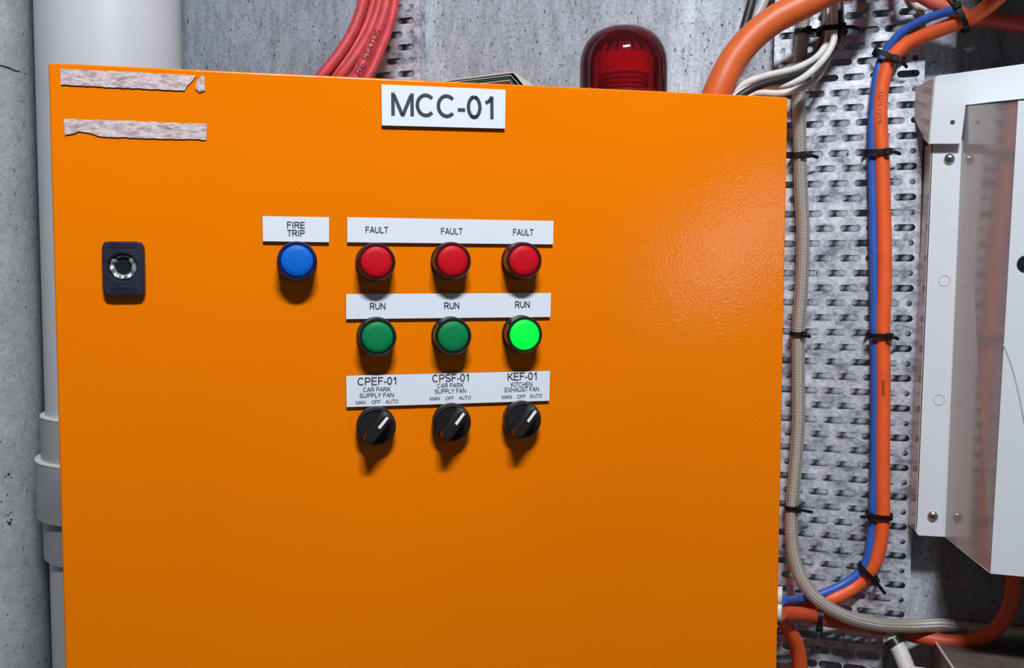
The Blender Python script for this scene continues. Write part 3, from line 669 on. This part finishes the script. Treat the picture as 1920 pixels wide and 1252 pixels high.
# ---------------------------------------------------------------- cables
def cable(name, pts, r, mat, label, cat='cable', group=None, flat=1.0, seg=16):
    path = [P(a, b, y) for a, b, y in pts]
    def runon(p, py):                       # where the run goes on outside the picture
        if 185 <= py <= 240 and p.z > zt: return [Vector((p.x - .012, p.y, (p.z + zt) / 2)), Vector((p.x - .014, p.y, zt - .006))]
        if py <= -35 and p.x < .14: return [p + Vector((0, 0, .12)), p + Vector((0, 0, .42))]
        if py >= 1290: return [p + Vector((0, 0, -.1)), p + Vector((0, 0, -.5))]
        return []
    path = runon(path[0], pts[0][1])[::-1] + path + runon(path[-1], pts[-1][1])
    o = MB().tube(path, r, seg, flat=flat).build(name, mat, smooth=math.radians(50))
    tag(o, label, cat, group); return o, spline(path)
def cable_text(parent, pts, s, i0, H, r, ink, flip=False, kx=1.0):
    """lettering that follows the cable's camera-facing side, starting at spline point i0"""
    q = text_quads(s, .15); W_ = text_width(s); L = [0]
    for a, b in zip(pts, pts[1:]): L.append(L[-1] + (b - a).length)
    s0 = L[i0]; mb = MB()
    def at(u, v):
        d = s0 + (u + W_ / 2) * H * kx; k = max(i for i in range(len(L)) if L[i] <= d); k = min(k, len(L) - 2)
        f = (d - L[k]) / (L[k + 1] - L[k]); p = pts[k].lerp(pts[k + 1], f); t = (pts[k + 1] - pts[k]).normalized()
        vd = (CAM - p).normalized(); vd = (vd - t * vd.dot(t)).normalized(); sd = vd.cross(t) * (-1 if flip else 1)
        h = (v - .5) * H; a = h / r
        return p + vd * ((r + .0002) * math.cos(a)) + sd * ((r + .0002) * math.sin(a))
    lp = lambda a, b, f: (a[0] + (b[0] - a[0]) * f, a[1] + (b[1] - a[1]) * f)
    for A_, B_, C_, D_ in q:
        n_ = max(1, int(math.dist(A_, D_) / .12))
        for k in range(n_):
            f0, f1 = k / n_, (k + 1) / n_
            mb.add([at(*lp(A_, D_, f0)), at(*lp(B_, C_, f0)), at(*lp(B_, C_, f1)), at(*lp(A_, D_, f1))], [(0, 1, 2, 3)])
    o = mb.build('cable_print', ink, recalc=False); o.parent = parent; return o

# red bundle (five)
rg = 'red cables rising behind the cabinet top'
reds = [
 ([(560, 190, -.10), (598, 148, -.10), (640, 95, -.085), (668, 45, -.07), (684, -10, -.06), (690, -60, -.05)], .0066, 'red cable at the left edge of the bundle behind the cabinet'),
 ([(580, 190, -.085), (621, 148, -.085), (660, 95, -.07), (688, 45, -.055), (704, -10, -.045), (709, -60, -.04)], .0066, 'second red cable from the left in the bundle behind the cabinet'),
 ([(595, 190, -.10), (640, 140, -.10), (677, 90, -.085), (700, 45, -.07), (716, -10, -.06), (722, -60, -.05)], .0066, 'third red cable from the left in the bundle, just left of the dark gap'),
 ([(625, 205, -.10), (665, 148, -.10), (695, 88, -.085), (716, 40, -.07), (728, -10, -.06), (733, -60, -.05)], .0072, 'red cable with black printed lettering along it'),
 ([(650, 200, -.112), (688, 148, -.112), (715, 90, -.097), (733, 40, -.082), (742, -10, -.072), (747, -60, -.06)], .0052, 'thin red cable at the right edge of the bundle beside the tray'),
]
for i, (pts, r, lb) in enumerate(reds):
    o, sp = cable('red_cable', pts, r, M['red_cable'], lb, group='red cables rising behind the cabinet')
    if i == 3:
        k = min(range(len(sp)), key=lambda j: abs(sp[j].z - P(670, 143, -.10).z))
        cable_text(o, sp, 'RE STATUS', k, .0075, r, M['cable_ink'], kx=1.05)
# big orange
cable('conduit_hose', [(1322, 230, -.11), (1345, 172, -.11), (1372, 117, -.105), (1405, 75, -.10), (1450, 38, -.095), (1500, 12, -.09), (1560, -20, -.085), (1640, -60, -.08)], .0146, M['big_orange'], 'thick orange hose curving up from the top of the cabinet', 'hose', seg=24)
# black cable behind
cable('black_cable', [(1362, 200, -.06), (1377, 128, -.055), (1385, 92, -.05), (1396, 50, -.045), (1410, 0, -.04), (1420, -40, -.03)], .0048, M['black_cable'], 'black cable rising behind the thick orange hose')
cable('grey_cable', [(1396, 80, -.035), (1415, 40, -.03), (1432, 0, -.026), (1446, -40, -.02)], .0058, M['pvc2'], 'pale grey cable on the wall between black cable and tray')
# white bundle
wg = 'white cables looping to the tray'
WY = -.075
o1, w1 = cable('white_cable', [(1345, 205, -.10), (1372, 176, -.10), (1400, 155, -.09), (1440, 141, -.08), (1490, 129, -.07), (1530, 108, -.055), (1549, 82, -.045), (1554, 55, -.040), (1556, 20, -.038), (1556, -50, -.036)], .0036, M['white_cable'], 'uppermost white cable arching from the cabinet to the tray tie')
cable('white_cable', [(1352, 210, -.115), (1385, 175, -.11), (1425, 162, -.10), (1470, 160, -.095), (1510, 143, -.085), (1545, 110, -.06), (1562, 80, -.054), (1564, 55, -.050), (1564, 20, -.049), (1564, -50, -.047)], .0036, M['white_cable'], 'middle white cable passing under the black one to the tray tie')
cable('white_cable', [(1372, 205, -.09), (1410, 176, -.08), (1460, 175, -.07), (1500, 166, -.06), (1530, 148, -.05), (1548, 118, -.04), (1560, 85, -.033), (1562, 60, -.031)], .0036, M['white_cable'], 'lowest white cable sagging just above the cabinet corner')
cable('black_cable', [(1350, 215, -.12), (1390, 178, -.12), (1430, 158, -.11), (1480, 145, -.095), (1525, 130, -.07), (1558, 95, -.050), (1572, 60, -.041), (1573, 20, -.039), (1573, -50, -.037)], .0040, M['black_cable'], 'black cable threaded between the white cables')
cable('grey_cable', [(1350, 208, -.085), (1378, 180, -.08), (1415, 155, -.07), (1450, 140, -.055), (1480, 126, -.05), (1520, 110, -.034), (1540, 84, -.03), (1546, 50, -.028), (1548, 10, -.028), (1548, -50, -.028)], .0036, M['grey_cable'], 'dark grey cable lying behind the uppermost white cable')
cable('grey_cable', [(1577, 70, -.03), (1574, 30, -.028), (1573, -50, -.028)], .0050, M['grey_cable'], 'short dark grey flat cable going up right of the white ones', flat=.6)

# braided flexible conduit
CYb = -.031
o, sp = cable('braided_conduit', [(1513, -60, CYb), (1508, 0, CYb), (1506, 45, CYb), (1501, 100, CYb), (1498, 180, CYb), (1500, 290, CYb), (1502, 360, CYb), (1506, 440, CYb), (1503, 540, CYb), (1497, 620, CYb), (1497, 700, CYb), (1497, 790, CYb), (1491, 880, CYb - .001), (1485, 950, CYb - .003), (1484, 1000, CYb - .008), (1490, 1050, CYb - .016), (1508, 1095, CYb - .028), (1540, 1130, CYb - .038), (1590, 1157, CYb - .037), (1650, 1171, CYb - .028), (1710, 1173, CYb - .02), (1762, 1171, -.030), (1800, 1176, -.014), (1860, 1182, -.0095), (1940, 1188, -.0095), (2300, 1196, -.0095)], .0071, M['braid'], 'braided steel flexible conduit running down the tray and bending right', 'conduit', seg=24)
# blue and orange on the tray
OY = -.0275
o, sp = cable('orange_cable', [(1930, -60, -.06), (1872, -5, -.055), (1830, 28, -.05), (1795, 43, -.045), (1745, 62, -.038), (1700, 83, -.03), (1670, 112, OY), (1656, 150, OY), (1650, 205, OY), (1653, 290, OY), (1655, 350, OY), (1658, 450, OY), (1658, 540, OY), (1655, 620, OY), (1656, 720, OY), (1655, 850, OY), (1655, 960, OY), (1650, 1020, OY), (1634, 1065, OY), (1603, 1098, OY - .002), (1560, 1121, -.040), (1515, 1135, -.042), (1484, 1138, -.058), (1464, 1139, -.085)], .0076, M['orange_cable'], 'orange cable strapped beside the blue one down the tray', seg=20)
def near(sp, px, py, y): q = P(px, py, y); return min(range(len(sp)), key=lambda j: (sp[j] - q).length)
rev = sp[::-1]
cable_text(o, rev, '1I-.I C-I .1-I CI.1', near(rev, 1650, 235, OY), .0038, .0076, M['cable_ink'], kx=.9)
cable_text(o, rev, 'IIIIIIIIIII', near(rev, 1655, 740, OY), .003, .0076, M['cable_ink'], kx=1.3)
cable('blue_cable', [(1800, 18, -.055), (1775, 22, -.052), (1730, 38, -.042), (1690, 62, -.033), (1660, 98, -.026), (1645, 140, -.027), (1637, 210, -.027), (1635, 290, -.027), (1637, 400, -.027), (1639, 540, -.027), (1641, 700, -.027), (1640, 850, -.027), (1637, 960, -.027), (1630, 1030, -.028), (1615, 1068, -.030), (1580, 1095, -.035), (1545, 1111, -.044), (1520, 1119, -.050), (1500, 1123, -.060), (1466, 1125, -.12)], .0046, M['blue_cable'], 'slim blue cable running down the tray left of the orange one')
cable('orange_cable', [(1462, 1149, -.12), (1500, 1152, -.088), (1530, 1157, -.064), (1570, 1165, -.048), (1620, 1172, -.040), (1700, 1188, -.035), (1780, 1203, -.035), (1840, 1196, -.04), (1880, 1165, -.045), (1897, 1120, -.05), (1902, 1070, -.05), (1903, 1020, -.04)], .0078, M['under_cable'], 'orange cable with shade put into its colour, passing under the braided conduit and curling up behind the white enclosure', seg=20)
cable('orange_cable', [(1462, 1150, -.10), (1478, 1178, -.085), (1494, 1210, -.07), (1500, 1250, -.06), (1502, 1300, -.05)], .0080, M['orange_cable'], 'orange cable dropping down from the cabinet gland at the bottom edge')
cable('blue_cable', [(1488, 1170, -.045), (1504, 1210, -.04), (1510, 1252, -.04), (1512, 1300, -.04)], .0022, M['blue_cable'], 'hair-thin blue wire behind the dropping orange cable')
cable('salmon_cable', [(1690, -40, -.055), (1730, -8, -.05), (1765, 10, -.047), (1795, 22, -.047), (1815, 34, -.043)], .0078, M['pink_red'], 'salmon pink cable entering from the top to meet the tie')
cable('dull_red_cable', [(1800, 38, -.02), (1850, 36, -.02), (1890, 42, -.02), (1950, 52, -.02)], .0085, M['dull_red'], 'dim red cable running right above the white enclosure')
cable('grey_cable', [(1702, -20, -.024), (1716, 6, -.024), (1732, 24, -.024)], .0045, M['white_cable'], 'stub of pale cable at the tray top under the salmon cable')

# ---------------------------------------------------------------- cable ties
def tie(px, py, y, ra, rb, dirv, label, head=1, tail=.02, group='black cable ties on the cable runs'):
    c = P(px, py, y); t = Vector(dirv).normalized(); n = Vector((0, -1, 0)); s = t.cross(n).normalized(); n = s.cross(t)
    w = .0026; th = .0011; seg = 28; mb = MB(); vs = []
    for k in range(seg):
        a = 2 * PI * k / seg; ca, sa = math.cos(a), math.sin(a); e = .75
        x = math.copysign(abs(ca) ** e, ca); z = math.copysign(abs(sa) ** e, sa)
        for (d, ww) in ((0, -w), (0, w), (th, w), (th, -w)): vs.append(c + s * (x * (ra + d)) + n * (z * (rb + d)) + t * ww)
    fs = [(4 * k + j, 4 * k + (j + 1) % 4, 4 * ((k + 1) % seg) + (j + 1) % 4, 4 * ((k + 1) % seg) + j) for k in range(seg) for j in range(4)]
    mb.add(vs, fs)
    o = mb.build('cable_tie', M['tie'], smooth=SM); tag(o, label, 'cable tie', group)
    hb = MB(); m_ = Matrix(((s.x, t.x, n.x, 0), (s.y, t.y, n.y, 0), (s.z, t.z, n.z, 0), (0, 0, 0, 1))); m_.translation = c + s * (head * ra * .72) + n * (rb * .9)
    hb.box((-.003, -.0036, -.0022), (.003, .0036, .0034), mat=m_); h = hb.build('tie_head', M['tie'], o, bevel=.0006)
    if tail:
        tb = MB(); e = c + s * (head * ra * .8) + n * (rb * .9)
        tb.tube([e, e + s * head * tail * .5 + n * .001 - t * .001, e + s * head * tail - n * .004 - t * .003], .0018, 8, flat=.45); tb.build('tie_tail', M['tie'], o, smooth=SM)
    return o
V = (0, 0, 1)
tie(1506, 60, CYb, .0082, .0080, V, 'black tie on the braided conduit near the top of the picture', tail=.012)
tie(1560, 58, -.040, .0150, .0155, V, 'black tie gathering the white and grey cables at the top', tail=.016)
tie(1497, 292, CYb, .0082, .0080, V, 'black tie on the braided conduit at the cabinet top corner level', tail=.014)
tie(1497, 626, CYb, .0082, .0080, V, 'black tie midway down the braided conduit', tail=.006)
tie(1487, 951, CYb - .003, .0082, .0080, V, 'lowest black tie on the braided conduit, above its bend', tail=.014)
tie(1661, 106, -.029, .0135, .0095, (.45, 0, .9), 'black tie where the orange and blue cables bend off the tray', tail=.014)
tie(1645, 286, -.0285, .0132, .0090, V, 'uppermost tie on the straight run of orange and blue cables', tail=.012)
tie(1649, 629, -.0285, .0132, .0090, V, 'tie midway down the orange and blue cables', tail=.008)
tie(1648, 966, -.0285, .0132, .0090, (.05, 0, 1), 'lower tie on the orange and blue cables with a cut tail', head=-1, tail=.008)
tie(1628, 1073, -.030, .0132, .0098, (.75, 0, .8), 'tie on the orange and blue cables at their bottom bend', tail=.016)
tie(1800, 34, -.048, .0150, .0120, (1, 0, .45), 'black tie joining cables at the top right, above the enclosure', head=-1, tail=.012)
tie(1538, 1159, -.066, .0112, .0112, (1, 0, -.1), 'black tie half hidden under the braided conduit bend', tail=0)

# ---------------------------------------------------------------- white enclosure on the right
er = tag(empty('equipment_enclosure', (P(1800, 1000, -.05).x, 0, P(1800, 1000, -.05).z)), 'white metal equipment enclosure mounted on the wall at the right edge', 'enclosure')
def ebuild(mb, name, mat, bevel=None, smooth=None):
    o = mb.build(name, mat, bevel=bevel, smooth=smooth); adopt(o, er); return o
RY = -.050; CYc = -.060; FY = -.165; XR = .48
def ext(px_pts, y, back):                  # outline on a plane, extruded back towards the wall
    return [P(a, b, y) for a, b in px_pts], Vector((0, back, 0))
# mounting rail with return flange
rail = [(1746, 268), (1812, 262), (1776, 1007), (1722, 1004), (1716, 996)]
pts, off = ext(rail, RY, .0015); mb = MB().prism(pts, off); ebuild(mb, 'mounting_rail', M['box_white'], bevel=.0006)
a, b, c = P(1746, 268, RY), P(1716, 996, RY), P(1722, 1004, RY)
mb = MB().prism([a, b, b + Vector((-.006, .042, 0)), a + Vector((-.004, .042, 0))], (.0015, 0, 0)); ebuild(mb, 'rail_flange', M['box_gloss'])
# cap: folded sheet over the top
capf = [(1751, 147), (1757, 142), (2060, 100), (2060, 168), (1920, 185), (1870, 190), (1811, 197), (1802, 270), (1741, 270)]
pts, off = ext(capf, CYc, .002); ebuild(MB().prism(pts, off), 'top_cap', M['box_white'], bevel=.0008)
mb = MB(); sd = [P(1751, 147, CYc), P(1741, 270, CYc), P(1733, 262, CYc + .014), P(1722, 238, CYc + .030), P(1713, 220, CYc + .045), P(1708, 205, CYc + .052), P(1708, 172, CYc + .052), P(1716, 163, CYc + .042)]
mb.prism(sd, (.0015, 0, 0)); ebuild(mb, 'cap_side', M['box_gloss'])
t0, t1 = P(1757, 142, CYc) + Vector((0, .0022, -.0006)), P(2060, 100, CYc) + Vector((0, .0022, -.0006)); mb = MB().prism([t0, t1, t1 + Vector((0, .05, 0)), t0 + Vector((-.008, .05, 0))], (0, 0, -.0015)); ebuild(mb, 'cap_roof', M['box_white'])
# chassis block between the wall and the cover
c0 = P(1800, 215, RY + .002); c1 = P(1772, 1000, RY + .002)
mb = MB().prism([c0 + Vector((.006, 0, 0)), Vector((XR, c0.y, c0.z)), Vector((XR, c0.y, c1.z)), c1 + Vector((.006, 0, 0))], (0, .044, 0)); ebuild(mb, 'chassis', M['box_gloss'])
# front cover: tapered sides
A = [P(1806, 199, RY), P(1772, 1007, RY)]; B = [P(1909, 189, FY), P(1857, 1075, FY)]
XF = XR
mb = MB().add([A[0], B[0], B[1], A[1]], [(0, 1, 2, 3)]); 
TR, BRr = Vector((XF, FY, P(2060, 182, FY).z)), Vector((XF, FY, P(2000, 1092, FY).z))
mb2 = MB().prism([B[0], TR, BRr, B[1]], (0, .0006, 0))
o = ebuild(mb2, 'front_cover', M['box_white'])
q = MB().prism([A[0], B[0] + Vector((.0004, .0008, 0)), B[1] + Vector((.0004, .0008, 0)), A[1]], (.0006, .0006, 0)); q.build('cover_side', M['box_gloss'], o)
for p_, q_ in ((B[1], A[1]), (A[0], B[0])):
    q = MB().add([p_, Vector((XF, p_.y, p_.z)), Vector((XF, q_.y, q_.z)), q_], [(0, 1, 2, 3)]); so_ = q.build('cover_flange', M['box_white'], o)
# screws, holes, the curved seam on the cover
def screw(px, py):
    p = P(px, py, RY); m_ = Matrix.Translation(p) @ Matrix.Rotation(PI / 2, 4, 'X')
    s_ = MB().lathe([(.0054, 0), (.0053, .0012), (.0042, .0026), (.0022, .0034), (.0001, .0036)], m_, 24); o = ebuild(s_, 'screw', M['chrome'], smooth=math.radians(60))
    x = MB(); m2 = m_ @ Matrix.Rotation(.5, 4, 'Z'); x.box((-.0026, -.0005, .0030), (.0026, .0005, .0038), mat=m2).box((-.0005, -.0026, .0030), (.0005, .0026, .0038), mat=m2); x.build('cross_slot', M['core'], o)
screw(1780, 298); screw(1749, 967)
def dimple(px, py, y=RY, r=.0058, name='knockout', mat=None):
    m_ = Matrix.Translation(P(px, py, y)) @ Matrix.Rotation(PI / 2, 4, 'X')
    ebuild(MB().lathe([(r, -.0005), (r, .0004), (r - .0008, .0004), (r - .0012, -.0001)], m_, 28), name, mat or M['box_gloss'], smooth=SM)
dimple(1771, 526); dimple(1761, 749)
ebuild(MB().lathe([(.0022, -.001), (.0022, .0003)], Matrix.Translation(P(1786, 229, CYc)) @ Matrix.Rotation(PI / 2, 4, 'X'), 20), 'fixing_hole', M['core'])
ebuild(MB().lathe([(.0075, -.001), (.0075, .0012), (.0055, .0014), (.0045, .0003)], Matrix.Translation(P(1924, 494, FY)) @ Matrix.Rotation(PI / 2, 4, 'X'), 28), 'button', M['black'], smooth=SM)
sp = [P(a, b, FY - .0002) for a, b in ((1881, 645), (1893, 675), (1904, 712), (1913, 752), (1922, 800), (1930, 850))]
sm_ = MB().tube(sp, .0007, 6, flat=.4).build('cover_seam', M['pvc2'], o)

# ---------------------------------------------------------------- unseen block added above the enclosure to throw shade on the wall
dz = 1.81
d_ = MB().box((.150, -.24, dz), (2.2, -.0005, dz + .22)).box((.148, -.246, dz - .004), (.18, -.0005, dz + .224)).box((1.2, -.246, dz - .004), (1.23, -.0005, dz + .224)).build('added_shade_block', M['zinc'])
tag(d_, 'unseen block added above the white enclosure to shade the wall', 'shade block')

# ---------------------------------------------------------------- bottom right corner
# brown-grey box whose sloping lid shows, a white conduit elbow, a clamp
p0, p1 = P(1748, 1196, -.06), P(1790, 1262, -.12)
bz = p1.z - .2
mb = MB(); tl = [P(1752, 1202, -.03), P(1792, 1262, -.20), Vector((.5, -.20, P(1792, 1262, -.20).z)), Vector((.5, -.03, P(1752, 1202, -.03).z))]
mb.add([*tl, *[Vector((v.x, v.y, bz)) for v in tl]], [(0, 1, 2, 3), (0, 4, 5, 1), (1, 5, 6, 2), (2, 6, 7, 3), (3, 7, 4, 0), (4, 7, 6, 5)])
o = mb.build('junction_trough', M['brown']); tag(o, 'brown-grey metal trough with a sloping lid at the bottom right corner', 'trough')
e0, e1 = tl[0], tl[1]; MB().tube([e0 + Vector((0, 0, .001)), e1 + Vector((0, 0, .001))], .0012, 8).build('lid_edge', M['paper'], o)
w = tag(empty('white_conduit', P(1700, 1240, -.06)), 'short white plastic conduit leaning below the braided conduit at the bottom', 'conduit')
q = MB().tube([P(1672, 1196, -.05), P(1686, 1218, -.055), P(1704, 1262, -.065), P(1720, 1310, -.07)], .0085, 20).build('tube', M['white_cable'], smooth=SM); adopt(q, w)
a, b = P(1673, 1198, -.05), P(1681, 1210, -.053); q = MB().tube([a, b], .0098, 20).build('black_sleeve', M['black'], smooth=SM); adopt(q, w)
q = MB().tube([P(1664, 1186, -.048), P(1672, 1196, -.05)], .006, 16).build('end_spigot', M['pvc2'], smooth=SM); adopt(q, w)
s0 = P(1706, 1247, -.10)
o = MB().box((s0.x, -.15, s0.z - .16), (s0.x + .035, -.10, s0.z)).build('switch_box', M['box_white'], bevel=.002)
tag(o, 'top of a white plastic box just showing at the bottom edge beside the trough', 'box')
print('DBG', PR, PX, XL, CAM, PITCH)
